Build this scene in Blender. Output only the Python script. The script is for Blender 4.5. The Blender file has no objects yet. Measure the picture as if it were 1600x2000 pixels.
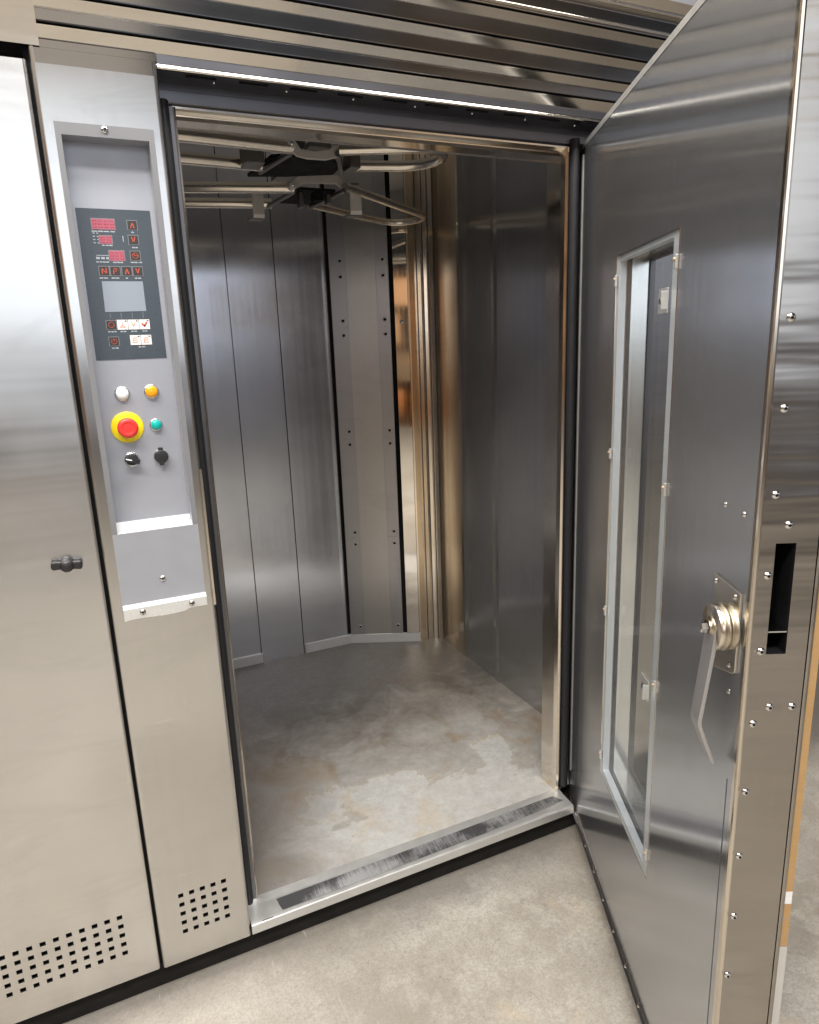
import bpy, math, random
from mathutils import Vector, Matrix
random.seed(7)
S = bpy.context.scene
COL = S.collection
R = math.radians

# ------------------------------------------------------------------ camera
cam_d = bpy.data.cameras.new("camera"); cam = bpy.data.objects.new("camera", cam_d); COL.objects.link(cam)
cam.location = (-0.20114, -1.51830, 1.45557)
cam.rotation_euler = (R(76.46731), R(2.08736), R(-24.99614))
cam_d.sensor_width = 36.0; cam_d.sensor_fit = 'AUTO'
cam_d.lens = 1339.85 * 36.0 / 2000.0
cam_d.clip_start = 0.02; cam_d.clip_end = 200
S.camera = cam

# ------------------------------------------------------------------ world: a dim warehouse seen only in reflections
W = bpy.data.worlds.new("World"); S.world = W; W.use_nodes = True
nt = W.node_tree; nt.nodes.clear()
def N(t, **k):
    n = nt.nodes.new(t)
    for a, b in k.items(): setattr(n, a, b)
    return n
tc = N('ShaderNodeTexCoord'); sep = N('ShaderNodeSeparateXYZ')
nt.links.new(tc.outputs['Generated'], sep.inputs[0])
def ramp(src, stops, interp='LINEAR', lo=None, hi=None):
    if lo is not None:
        mr = N('ShaderNodeMapRange'); mr.inputs[1].default_value = lo; mr.inputs[2].default_value = hi
        nt.links.new(src, mr.inputs[0]); src = mr.outputs[0]
        stops = [((p - lo) / (hi - lo), c) for p, c in stops]
    r = N('ShaderNodeValToRGB'); r.color_ramp.interpolation = interp
    e = r.color_ramp.elements
    while len(e) < len(stops): e.new(0.5)
    for i, (p, c) in enumerate(stops): e[i].position = p; e[i].color = (*c, 1)
    nt.links.new(src, r.inputs[0]); return r.outputs[0]
vert = ramp(sep.outputs[2], [(-1, (.25, .22, .19)), (-.10, (.36, .35, .35)), (-.02, (.60, .60, .63)), (.05, (.85, .88, .96)), (.09, (2.2, 2.25, 2.35)), (.20, (1.8, 1.85, 1.95)),
                             (.31, (.13, .125, .12)), (.7, (.10, .10, .10)), (1, (.30, .30, .30))], lo=-1, hi=1)
warm = ramp(sep.outputs[0], [(-1, (.55, .34, .20)), (-.62, (1.0, .62, .36)), (-.42, (1.15, .76, .48)), (-.26, (1, .9, .8)), (-.1, (1, 1, 1)), (.1, (1.0, 1.08, 1.24)), (.33, (1.0, 1.05, 1.16)), (.41, (1.25, .95, .68)), (.52, (1.1, .9, .7)), (.64, (.55, .58, .66)), (1, (.5, .5, .52))], lo=-1, hi=1)
vleft = ramp(sep.outputs[2], [(-1, (.25, .22, .19)), (-.24, (.34, .29, .24)), (-.17, (.17, .145, .125)), (-.095, (.24, .19, .155)), (-.065, (.66, .44, .31)), (-.035, (.55, .68, .74)),
                              (.0, (.85, .9, .96)), (.05, (.9, .92, .98)), (.24, (.8, .82, .86)), (.31, (.13, .125, .12)), (1, (.25, .25, .25))], lo=-1, hi=1)
lmask = ramp(sep.outputs[0], [(-1, (1, 1, 1)), (.03, (1, 1, 1)), (.11, (0, 0, 0)), (1, (0, 0, 0))], lo=-1, hi=1)
vm = N('ShaderNodeMixRGB'); nt.links.new(lmask, vm.inputs[0]); nt.links.new(vert, vm.inputs[1]); nt.links.new(vleft, vm.inputs[2]); vert = vm.outputs[0]
mul = N('ShaderNodeMixRGB', blend_type='MULTIPLY'); mul.inputs[0].default_value = 1
nt.links.new(vert, mul.inputs[1]); nt.links.new(warm, mul.inputs[2])
hi = ramp(sep.outputs[2], [(-1, (0, 0, 0)), (.27, (0, 0, 0)), (.31, (1, 1, 1)), (.55, (1, 1, 1)), (.65, (0, 0, 0)), (1, (0, 0, 0))], lo=-1, hi=1)
tan = ramp(sep.outputs[0], [(-1, (.95, .80, .64)), (.110, (1.0, .85, .68)), (.122, (0, 0, 0)), (1, (0, 0, 0))], lo=-1, hi=1)
tm = N('ShaderNodeMixRGB', blend_type='MULTIPLY'); tm.inputs[0].default_value = 1
nt.links.new(hi, tm.inputs[1]); nt.links.new(tan, tm.inputs[2])
ad = N('ShaderNodeMixRGB', blend_type='ADD'); ad.inputs[0].default_value = 1
nt.links.new(mul.outputs[0], ad.inputs[1]); nt.links.new(tm.outputs[0], ad.inputs[2]); mul = ad
# stacked goods and racking far off: a blocky pattern near the horizon
mp = N('ShaderNodeMapping'); mp.inputs['Scale'].default_value = (1, 1, 1)
cmb = N('ShaderNodeCombineXYZ'); nt.links.new(sep.outputs[0], cmb.inputs[0]); nt.links.new(sep.outputs[2], cmb.inputs[1])
br = N('ShaderNodeTexBrick'); br.inputs['Scale'].default_value = 5.0
br.inputs['Color1'].default_value = (1.5, 1.25, .95, 1); br.inputs['Color2'].default_value = (.35, .34, .36, 1); br.inputs['Mortar'].default_value = (.12, .11, .10, 1)
br.inputs['Mortar Size'].default_value = .03; br.inputs['Bias'].default_value = -.1
nt.links.new(cmb.outputs[0], br.inputs['Vector'])
side = ramp(sep.outputs[0], [(-1, (1, 1, 1)), (-.3, (1, 1, 1)), (-.2, (.25, .25, .25)), (1, (.25, .25, .25))], lo=-1, hi=1)
low = ramp(sep.outputs[2], [(-1, (0, 0, 0)), (-.12, (0, 0, 0)), (-.08, (1, 1, 1)), (.26, (1, 1, 1)), (.3, (0, 0, 0)), (1, (0, 0, 0))], lo=-1, hi=1)
fm = N('ShaderNodeMixRGB', blend_type='MULTIPLY'); fm.inputs[0].default_value = 1
nt.links.new(side, fm.inputs[1]); nt.links.new(low, fm.inputs[2])
mx = N('ShaderNodeMixRGB', blend_type='MULTIPLY')
nt.links.new(fm.outputs[0], mx.inputs[0]); nt.links.new(mul.outputs[0], mx.inputs[1]); nt.links.new(br.outputs[0], mx.inputs[2])
bg = N('ShaderNodeBackground'); bg.inputs['Strength'].default_value = 0.50
nt.links.new(mx.outputs[0], bg.inputs['Color'])
wo = N('ShaderNodeOutputWorld'); nt.links.new(bg.outputs[0], wo.inputs[0])

# ------------------------------------------------------------------ lamps (ceiling tubes and the bright loading door behind the camera)
def area(name, loc, target, sx, sy, power, col):
    l = bpy.data.lights.new(name, 'AREA'); l.shape = 'RECTANGLE'; l.size = sx; l.size_y = sy; l.energy = power; l.color = col
    o = bpy.data.objects.new(name, l); COL.objects.link(o); o.location = loc
    o.rotation_euler = (Vector(target) - Vector(loc)).to_track_quat('-Z', 'Y').to_euler()
    return o
area("ceiling_lamp", (0.0, -0.66, 3.05), (0.0, -0.66, 0), 3.4, 0.30, 66, (1.0, .965, .91))
area("ceiling_lamp", (-0.7, -3.0, 5.0), (-0.7, -3.0, 0), 2.4, 0.6, 230, (1.0, .965, .91))
area("ceiling_lamp", (-3.0, -2.6, 5.0), (-3.0, -2.6, 0), 2.4, 0.6, 200, (1.0, .965, .91))
area("daylight_door", (-0.7, -6.0, 2.68), (-0.7, 0, 2.68), 3.3, 2.35, 36, (.84, .92, 1.0))

S.view_settings.view_transform = 'Standard'
try: S.view_settings.look = 'None'
except Exception: pass
S.view_settings.exposure = 0.0; S.view_settings.gamma = 1.0; S.view_settings.use_curve_mapping = False
cy = S.cycles
cy.max_bounces = 10; cy.glossy_bounces = 8; cy.diffuse_bounces = 4; cy.transmission_bounces = 8; cy.transparent_max_bounces = 12
cy.caustics_reflective = True; cy.sample_clamp_indirect = 4.0; cy.blur_glossy = 0.3
try:
    cy.use_denoising = True; cy.denoiser = 'OPENIMAGEDENOISE'
except Exception: pass

# ------------------------------------------------------------------ materials
class NT:
    def __init__(s, name):
        s.m = bpy.data.materials.new(name); s.m.use_nodes = True; s.t = s.m.node_tree; s.t.nodes.clear()
        s.out = s.n('ShaderNodeOutputMaterial'); s.p = s.n('ShaderNodeBsdfPrincipled'); s.l(s.p.outputs[0], s.out.inputs[0])
        s.tc = s.n('ShaderNodeTexCoord')
    def n(s, t, **k):
        x = s.t.nodes.new(t)
        for a, b in k.items(): setattr(x, a, b)
        return x
    def l(s, a, b): s.t.links.new(a, b)
    def noise(s, scale3, sc=1.0, detail=3, rough=.55, dist=0.0):
        mp = s.n('ShaderNodeMapping'); mp.inputs['Scale'].default_value = scale3
        s.l(s.tc.outputs['Object'], mp.inputs[0])
        x = s.n('ShaderNodeTexNoise'); x.inputs['Scale'].default_value = sc; x.inputs['Detail'].default_value = detail
        x.inputs['Roughness'].default_value = rough; x.inputs['Distortion'].default_value = dist
        s.l(mp.outputs[0], x.inputs['Vector']); return x.outputs[0]
    def rng(s, src, a, b, c, d):
        m = s.n('ShaderNodeMapRange'); m.inputs[1].default_value = a; m.inputs[2].default_value = b; m.inputs[3].default_value = c; m.inputs[4].default_value = d
        s.l(src, m.inputs[0]); return m.outputs[0]
    def mix(s, fac, a, b, bt='MIX'):
        m = s.n('ShaderNodeMixRGB', blend_type=bt)
        for i, v in ((0, fac), (1, a), (2, b)):
            if isinstance(v, (int, float)): m.inputs[i].default_value = v
            elif isinstance(v, tuple): m.inputs[i].default_value = (*v, 1)
            else: s.l(v, m.inputs[i])
        return m.outputs[0]
    def math(s, op, a, b):
        m = s.n('ShaderNodeMath', operation=op)
        for i, v in ((0, a), (1, b)):
            if isinstance(v, (int, float)): m.inputs[i].default_value = v
            else: s.l(v, m.inputs[i])
        return m.outputs[0]
    def set(s, k, v):
        i = s.p.inputs[k]
        if isinstance(v, (int, float)): i.default_value = v
        elif isinstance(v, tuple): i.default_value = (*v, 1)
        else: s.l(v, i)
    def bump(s, chain):
        prev = None
        for h, strength, dist in chain:
            b = s.n('ShaderNodeBump'); b.inputs['Strength'].default_value = strength; b.inputs['Distance'].default_value = dist
            s.l(h, b.inputs['Height'])
            if prev is not None: s.l(prev, b.inputs['Normal'])
            prev = b.outputs[0]
        s.l(prev, s.p.inputs['Normal'])

def steel(name, col, rough=.22, grain='z', grain_s=.02, wave=.2, smudge=.06, coat=0.0, coat_r=.05, scuff=0.0, aniso=0.0, met=1.0, ws=(1, 1, .5)):
    t = NT(name); t.set('Metallic', met)
    gs = {'z': (1400, 1400, 2.0), 'x': (2.0, 1400, 1400), 'y': (2.0, 2.0, 1400)}.get(grain, (300, 300, 300))
    gl = t.noise(tuple(x * .045 if x > 10 else x * .3 for x in gs), 1.0, 1, .5)
    big = t.noise((1, 1, 1), 4.0, 4, .55)
    wv = t.noise((.6, .6, 7) if grain == 'y' else ws, 2.2, 3 if grain == 'y' else 1, .4)
    c = t.mix(t.rng(gl, .3, .7, 0, 1), tuple(x * .985 for x in col), tuple(min(1, x * 1.012) for x in col))
    c = t.mix(t.rng(big, .45, .8, 0, .12), c, tuple(x * .8 for x in col))
    sa = t.noise((2.5, 2.5, 150), 1.0, 2, .6, .5); sb = t.noise((190, 190, 5), 1.0, 2, .6, .7); gt = t.noise((1, 1, 1), 3.3, 3, .6)
    sc_ = t.math('MULTIPLY', t.math('MAXIMUM', t.rng(sa, .70, .74, 0, 1), t.rng(sb, .71, .76, 0, 1)), t.rng(gt, .46, .60, 0, 1))
    c = t.mix(t.math('MULTIPLY', sc_, .45), c, tuple(min(.92, x * 1.35) for x in col))
    wp = t.noise((3, 3, 7), 1.0, 7, .72, 1.1)
    c = t.mix(t.rng(wp, .52, .68, 0, .20), c, tuple(x * .62 for x in col))
    r = t.math('ADD', t.rng(big, .3, .75, rough - smudge * .5, rough + smudge), t.rng(gl, .3, .7, -.012, .015))
    if scuff > 0:
        sc = t.noise((9, 9, 1.6), 1.0, 9, .78, .6); gate = t.noise((1, 1, 1), 3.1, 3, .5)
        f = t.math('MULTIPLY', t.rng(sc, .60, .70, 0, 1), t.rng(gate, .52, .64, 0, 1))
        r = t.math('ADD', r, t.math('MULTIPLY', f, scuff))
        c = t.mix(t.math('MULTIPLY', f, .45), c, tuple(min(1, x * 1.25) for x in col))
        dots = t.n('ShaderNodeTexVoronoi'); dots.inputs['Scale'].default_value = 9.0; t.l(t.tc.outputs['Object'], dots.inputs['Vector'])
        c = t.mix(t.rng(dots.outputs['Distance'], .014, .020, .7, 0), c, (.85, .85, .85))
    t.set('Base Color', c); t.set('Roughness', r)
    if aniso:
        t.set('Anisotropic', aniso); ge = t.n('ShaderNodeNewGeometry')
        def cross(a, b):
            v = t.n('ShaderNodeVectorMath', operation='CROSS_PRODUCT')
            for i, q in ((0, a), (1, b)):
                if isinstance(q, tuple): v.inputs[i].default_value = q
                else: t.l(q, v.inputs[i])
            return v.outputs[0]
        tg = cross(ge.outputs['Normal'], (0, 0, 1))
        if grain != 'z': tg = cross(tg, ge.outputs['Normal'])
        t.l(tg, t.p.inputs['Tangent'])
    if coat: t.p.inputs['Coat Weight'].default_value = coat; t.p.inputs['Coat Roughness'].default_value = coat_r; t.p.inputs['Coat IOR'].default_value = 1.6
    t.bump([(wv, wave, .02)])
    return t.m

def plain(name, col, rough=.5, metallic=0.0, var=.15, scale=40, spec=.5, bump=.0, emit=None):
    t = NT(name); n = t.noise((1, 1, 1), scale, 5, .6)
    t.set('Base Color', t.mix(n, tuple(x * (1 - var) for x in col), tuple(min(1, x * (1 + var)) for x in col)))
    t.set('Roughness', t.rng(n, .3, .7, rough * .85, min(1, rough * 1.15))); t.set('Metallic', metallic)
    t.p.inputs['Specular IOR Level'].default_value = spec
    if bump: t.bump([(n, bump, .002)])
    if emit:
        t.p.inputs['Emission Color'].default_value = (*emit[0], 1); t.p.inputs['Emission Strength'].default_value = emit[1]
    return t.m

M = {}
M['panel'] = steel('brushed_steel_panel', (.675, .66, .645), .205, 'x', .02, .32, .045, aniso=.5, ws=(.5, .5, 1.7))
M['column'] = steel('brushed_steel_column', (.645, .632, .615), .215, 'z', .03, .30, .04, 0, 0, 0, aniso=.7, ws=(.5, .5, 1.7))
M['hood'] = steel('hood_steel', (.80, .75, .68), .13, 'x', .01, .05, .04)
M['hood_fascia'] = steel('hood_fascia_steel', (.52, .51, .50), .10, 'x', .01, .05, .04)
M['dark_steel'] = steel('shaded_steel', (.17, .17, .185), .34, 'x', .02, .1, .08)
M['trim'] = steel('frame_trim_steel', (.76, .69, .60), .11, 'z', .02, .2, .08)
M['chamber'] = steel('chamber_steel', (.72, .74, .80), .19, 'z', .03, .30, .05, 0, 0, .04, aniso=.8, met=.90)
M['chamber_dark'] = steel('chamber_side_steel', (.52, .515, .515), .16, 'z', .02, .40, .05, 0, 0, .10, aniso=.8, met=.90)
M['plate'] = steel('duct_plate_steel', (.55, .53, .51), .345, 'z', .03, .12, .05, 0, 0, .0, aniso=.6, met=.9)
M['plate_margin'] = steel('duct_strip_steel', (.48, .47, .475), .345, 'z', .03, .12, .05, aniso=.6, met=.9)
M['mirror'] = steel('polished_strip_steel', (.82, .77, .70), .05, 'z', .005, .12, .03)
M['warm_steel'] = steel('warm_reflection_steel', (.84, .74, .61), .17, 'z', .01, .7, .06, 0, 0, .1, aniso=.4)  # warm colour stands in for reflections of the room
M['door'] = steel('door_skin_steel', (.47, .485, .515), .145, 'z', .02, .05, .035, 0, 0, .11, aniso=.95, met=.86)
M['door_end'] = steel('door_edge_steel', (.40, .37, .34), .17, 'y', .05, .32, .06, 0, 0, .1, aniso=.4)
M['reveal'] = steel('window_reveal_steel', (.82, .83, .83), .16, 'z', .02, .3, .06, met=.85)
M['lever'] = steel('lever_steel', (.50, .49, .50), .36, 'z', .0, .3, .08, met=.8)
M['rail'] = steel('rail_steel', (.74, .68, .60), .22, None, .0, .0, .06)
M['hanger'] = steel('hanger_plate_steel', (.22, .21, .20), .42, None, .01, .1, .08)
M['bracket'] = plain('grey_bracket_steel', (.62, .59, .55), .45, .4, .1, 40)
M['roof_sheet'] = plain('dull_roof_sheet', (.82, .81, .79), .5, .3, .1, 20)
M['plinth'] = plain('dusty_black_plinth', (.014, .013, .012), .75, 0, .9, 22, .2, .3)
M['kick'] = plain('pale_kick_strip', (.58, .58, .59), .4, .5, .08, 30)
M['galv'] = plain('light_galvanised', (.72, .72, .71), .38, .75, .08, 30)
M['alu_grey'] = plain('satin_grey_aluminium', (.36, .37, .41), .36, .35, .05, 25)
M['tray_trim'] = plain('grey_tray_trim', (.185, .188, .20), .5, 0, .05, 25, .3)
M['alu_lit'] = plain('lit_edge_aluminium', (.80, .81, .82), .30, .6, .05, 25)  # lighter tray metal: light caught by ledge, lip and edges painted in
M['spacer'] = plain('glass_spacer_aluminium', (.70, .74, .79), .4, .5, .06, 60)
M['rubber'] = plain('black_rubber', (.012, .012, .014), .55, 0, .3, 60, .4)
M['void'] = plain('shade_black', (.006, .006, .007), .8, 0, .3, 30, .2)  # black painted in for the shade of gaps, slots and backings
M['blackpl'] = plain('black_plastic', (.018, .018, .020), .35, 0, .2, 50, .5)
M['membrane'] = plain('keypad_film', (.045, .058, .072), .30, 0, .25, 35, .6)
M['keyface'] = plain('dark_key', (.035, .030, .030), .35, 0, .2, 60, .5)
M['keyline'] = plain('key_outline', (.20, .21, .22), .4, 0, .1, 60)
M['keymark'] = plain('orange_red_mark', (.55, .09, .05), .5, 0, .1, 60)
M['keymark_pale'] = plain('pale_orange_mark', (.72, .30, .22), .5, 0, .2, 120)
M['label_white'] = plain('label_ink', (.34, .37, .41), .5, 0, .1, 60)
M['white_key'] = plain('white_key', (.78, .75, .73), .4, 0, .04, 60)
M['lcd'] = plain('grey_display_glass', (.25, .28, .33), .22, 0, .04, 20, .5)
M['led'] = plain('red_display_window', (.34, .10, .14), .25, 0, .2, 80, .5, 0, ((.8, .12, .2), .02))
M['led_seg'] = plain('red_display_digit', (.42, .04, .07), .3, 0, .1, 80, .5, 0, ((1, .15, .2), .05))
M['white_lens'] = plain('white_lens', (.80, .82, .83), .2, 0, .03, 30)
M['orange_lens'] = plain('orange_lens', (.85, .36, .01), .18, 0, .05, 30)
M['teal_lens'] = plain('green_lens', (.0, .42, .36), .18, 0, .08, 30)
M['red'] = plain('red_button', (.70, .035, .03), .32, 0, .06, 30)
M['yellow'] = plain('yellow_ring', (.86, .68, .01), .4, 0, .04, 30)
M['chrome'] = plain('chrome', (.72, .72, .72), .16, 1, .04, 30)
M['brass'] = plain('brass', (.52, .46, .36), .36, 1, .15, 60)
M['rust'] = plain('rusty_clip', (.45, .34, .24), .55, .5, .4, 120)
M['white_mark'] = plain('white_mark', (.8, .8, .8), .5)

def mat_concrete():
    t = NT('worn_concrete')
    big = t.noise((1, 1, 1), 2.3, 6, .65, .4); mid = t.noise((1, 1, 1), 11, 6, .7); fine = t.noise((1, 1, 1), 160, 4, .75); sp = t.noise((1, 1, 1), 75, 3, .8)
    c = t.mix(t.rng(big, .36, .64, 0, 1), (.30, .27, .225), (.46, .435, .39))
    c = t.mix(t.rng(mid, .47, .60, 0, .6), c, (.53, .505, .46))
    c = t.mix(t.rng(fine, .42, .62, .0, .58), c, (.25, .225, .19))
    c = t.mix(t.rng(sp, .61, .69, 0, .5), c, (.15, .13, .11))
    yel = t.noise((1, 1, 1), 5.2, 3, .5, .8)
    c = t.mix(t.rng(yel, .62, .76, 0, .32), c, (.55, .43, .27))
    crk = t.noise((1, 1, 1), 3.4, 8, .7, 1.2)
    c = t.mix(t.rng(t.math('ABSOLUTE', t.math('SUBTRACT', crk, .5), 0), 0, .006, .28, 0), c, (.62, .60, .55))
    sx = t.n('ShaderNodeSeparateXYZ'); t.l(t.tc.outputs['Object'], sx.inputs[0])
    grime_shade = t.math('ADD', sx.outputs[1], t.rng(mid, .3, .7, -.05, .045))          # ragged dirt band along the plinth, also painting the oven's soft shadow
    c = t.mix(t.rng(grime_shade, -.13, -.01, 0, .75), c, (.13, .115, .10))
    wide = t.noise((1, 1, 1), .9, 5, .6, .5)
    c = t.mix(t.rng(wide, .44, .62, 0, .42), c, (.27, .24, .20))
    scr = t.noise((40, 3, 1), 1.0, 4, .7, .4)
    pit = t.noise((1, 1, 1), 28, 6, .8)
    c = t.mix(t.rng(pit, .58, .66, 0, .5), c, (.23, .20, .165))
    c = t.mix(t.rng(scr, .66, .72, 0, .35), c, (.60, .575, .53))
    t.set('Base Color', c); t.set('Roughness', t.rng(mid, .3, .7, .5, .8))
    t.bump([(mid, .15, .01), (fine, .25, .003)])
    return t.m
M['concrete'] = mat_concrete()

def mat_oven_floor():
    t = NT('stained_oven_floor')
    # brown stains, plus painted fall-off of light: darker towards back and left, pale near the sill
    sx = t.n('ShaderNodeSeparateXYZ'); t.l(t.tc.outputs['Object'], sx.inputs[0])
    n1 = t.noise((1, 1, 1), 3.1, 7, .62, .7); n2 = t.noise((1, 1, 1), 5.5, 6, .65, .5); n3 = t.noise((1, 1, 1), 24, 6, .7); n4 = t.noise((1, 1, 1), 90, 4, .7)
    yy = t.math('ADD', sx.outputs[1], t.rng(n1, .25, .75, -.28, .28))
    yy = t.math('SUBTRACT', yy, t.math('MULTIPLY', t.math('ABSOLUTE', t.math('SUBTRACT', sx.outputs[0], .62), 0), -.12))
    stain = t.math('ADD', t.rng(yy, .335, .375, 0, .35), t.rng(yy, .30, .75, 0, .65))
    pale = t.mix(t.rng(n3, .35, .7, 0, 1), (.54, .53, .51), (.66, .655, .635))
    pale = t.mix(t.rng(n2, .50, .64, 0, .6), pale, (.58, .46, .30))
    body = t.mix(t.rng(n3, .35, .7, 0, 1), (.27, .25, .22), (.38, .355, .32))
    body = t.mix(t.rng(n2, .50, .64, 0, .8), body, (.32, .215, .125))
    deep = t.rng(t.math('ADD', sx.outputs[1], t.rng(n2, .3, .7, -.22, .22)), .46, .98, 0, .85)  # painted shade: darkens the floor towards the back
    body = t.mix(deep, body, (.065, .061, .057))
    edge = t.rng(t.math('ABSOLUTE', t.math('SUBTRACT', yy, .352), 0), 0, .014, .5, 0)
    c = t.mix(stain, pale, body); c = t.mix(edge, c, (.44, .36, .22))
    left = t.rng(t.math('ADD', sx.outputs[0], t.rng(n1, .3, .7, -.12, .12)), .10, .32, .65, 0)  # painted shade on the side the column screens from light
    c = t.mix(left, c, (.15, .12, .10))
    c = t.mix(t.rng(n4, .5, .75, 0, .25), c, (.28, .26, .23))
    vor = t.n('ShaderNodeTexVoronoi', feature='DISTANCE_TO_EDGE'); vor.inputs['Scale'].default_value = 2.1
    t.l(t.tc.outputs['Object'], vor.inputs['Vector'])
    k1 = t.noise((120, 5, 1), 1.0, 3, .65, 1.0); k2 = t.noise((6, 110, 1), 1.0, 3, .65, 1.2)
    c = t.mix(t.math('MAXIMUM', t.rng(k1, .67, .74, 0, .14), t.rng(k2, .68, .75, 0, .12)), c, (.68, .66, .63))
    c = t.mix(t.rng(t.noise((1, 1, 1), 38, 5, .8), .64, .70, 0, .6), c, (.12, .10, .085))
    t.set('Base Color', c); t.set('Metallic', .25)
    t.set('Roughness', t.rng(n3, .3, .7, .36, .58))
    t.bump([(n2, .1, .01), (n4, .06, .002)])
    return t.m
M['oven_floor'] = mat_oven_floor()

def mat_sill_strip():
    t = NT('worn_sill_strip')
    sx = t.n('ShaderNodeSeparateXYZ'); t.l(t.tc.outputs['Object'], sx.inputs[0])
    st = t.noise((90, 3, 3), 1, 3, .7); bl = t.noise((6, 10, 10), 1, 4, .6); fine = t.noise((260, 30, 30), 1, 3, .7)
    f = t.math('ADD', t.rng(st, .35, .65, -.16, .2), t.rng(bl, .3, .7, -.35, .85))
    f = t.math('ADD', f, t.rng(fine, .3, .7, -.3, .3)); f = t.math('ADD', f, t.rng(t.noise((4.5, 4.5, 4.5), 1, 2, .5), .38, .62, -.55, .45))
    f = t.math('ADD', f, t.rng(sx.outputs[0], .1, .95, -.25, .25))
    c = t.mix(t.rng(f, -.1, .75, 0, 1), (.085, .085, .09), (.42, .42, .43))
    t.set('Base Color', c); t.set('Metallic', .45); t.set('Roughness', t.rng(bl, .3, .7, .42, .6))
    return t.m
M['sill_strip'] = mat_sill_strip()

def mat_glass():
    t = NT('clear_glass')
    t.t.nodes.remove(t.p)
    g = t.n('ShaderNodeBsdfGlass'); g.inputs['Color'].default_value = (.90, .97, .95, 1); g.inputs['Roughness'].default_value = 0.0; g.inputs['IOR'].default_value = 1.45
    tr = t.n('ShaderNodeBsdfTransparent'); tr.inputs[0].default_value = (.985, .992, .992, 1)
    gl = t.n('ShaderNodeBsdfGlossy'); gl.inputs['Roughness'].default_value = .03
    fr = t.n('ShaderNodeFresnel'); fr.inputs[0].default_value = 1.22
    mx = t.n('ShaderNodeMixShader'); ge = t.n('ShaderNodeNewGeometry'); t.l(t.math('MULTIPLY', fr.outputs[0], t.math('SUBTRACT', 1.0, ge.outputs['Backfacing'])), mx.inputs[0]); t.l(tr.outputs[0], mx.inputs[1]); t.l(gl.outputs[0], mx.inputs[2])
    t.l(mx.outputs[0], t.out.inputs[0]); return t.m
M['glass'] = mat_glass()
M['glass_edge'] = plain('glass_edge_green', (.55, .66, .62), .25, 0, .12, 60)

def mat_reflected_card():
    t = NT('reflected_cardboard'); n = t.noise((1, 1, 1), 30, 5, .6); f = t.noise((2, 2, 300), 1, 2, .6)  # colour of the cardboard reflected in the door edge
    c = t.mix(n, (.40, .24, .10), (.52, .33, .15)); c = t.mix(t.rng(f, .3, .7, 0, .2), c, (.32, .19, .08))
    t.set('Base Color', c); t.set('Roughness', .85); return t.m
M['reflected_card'] = mat_reflected_card()

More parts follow.
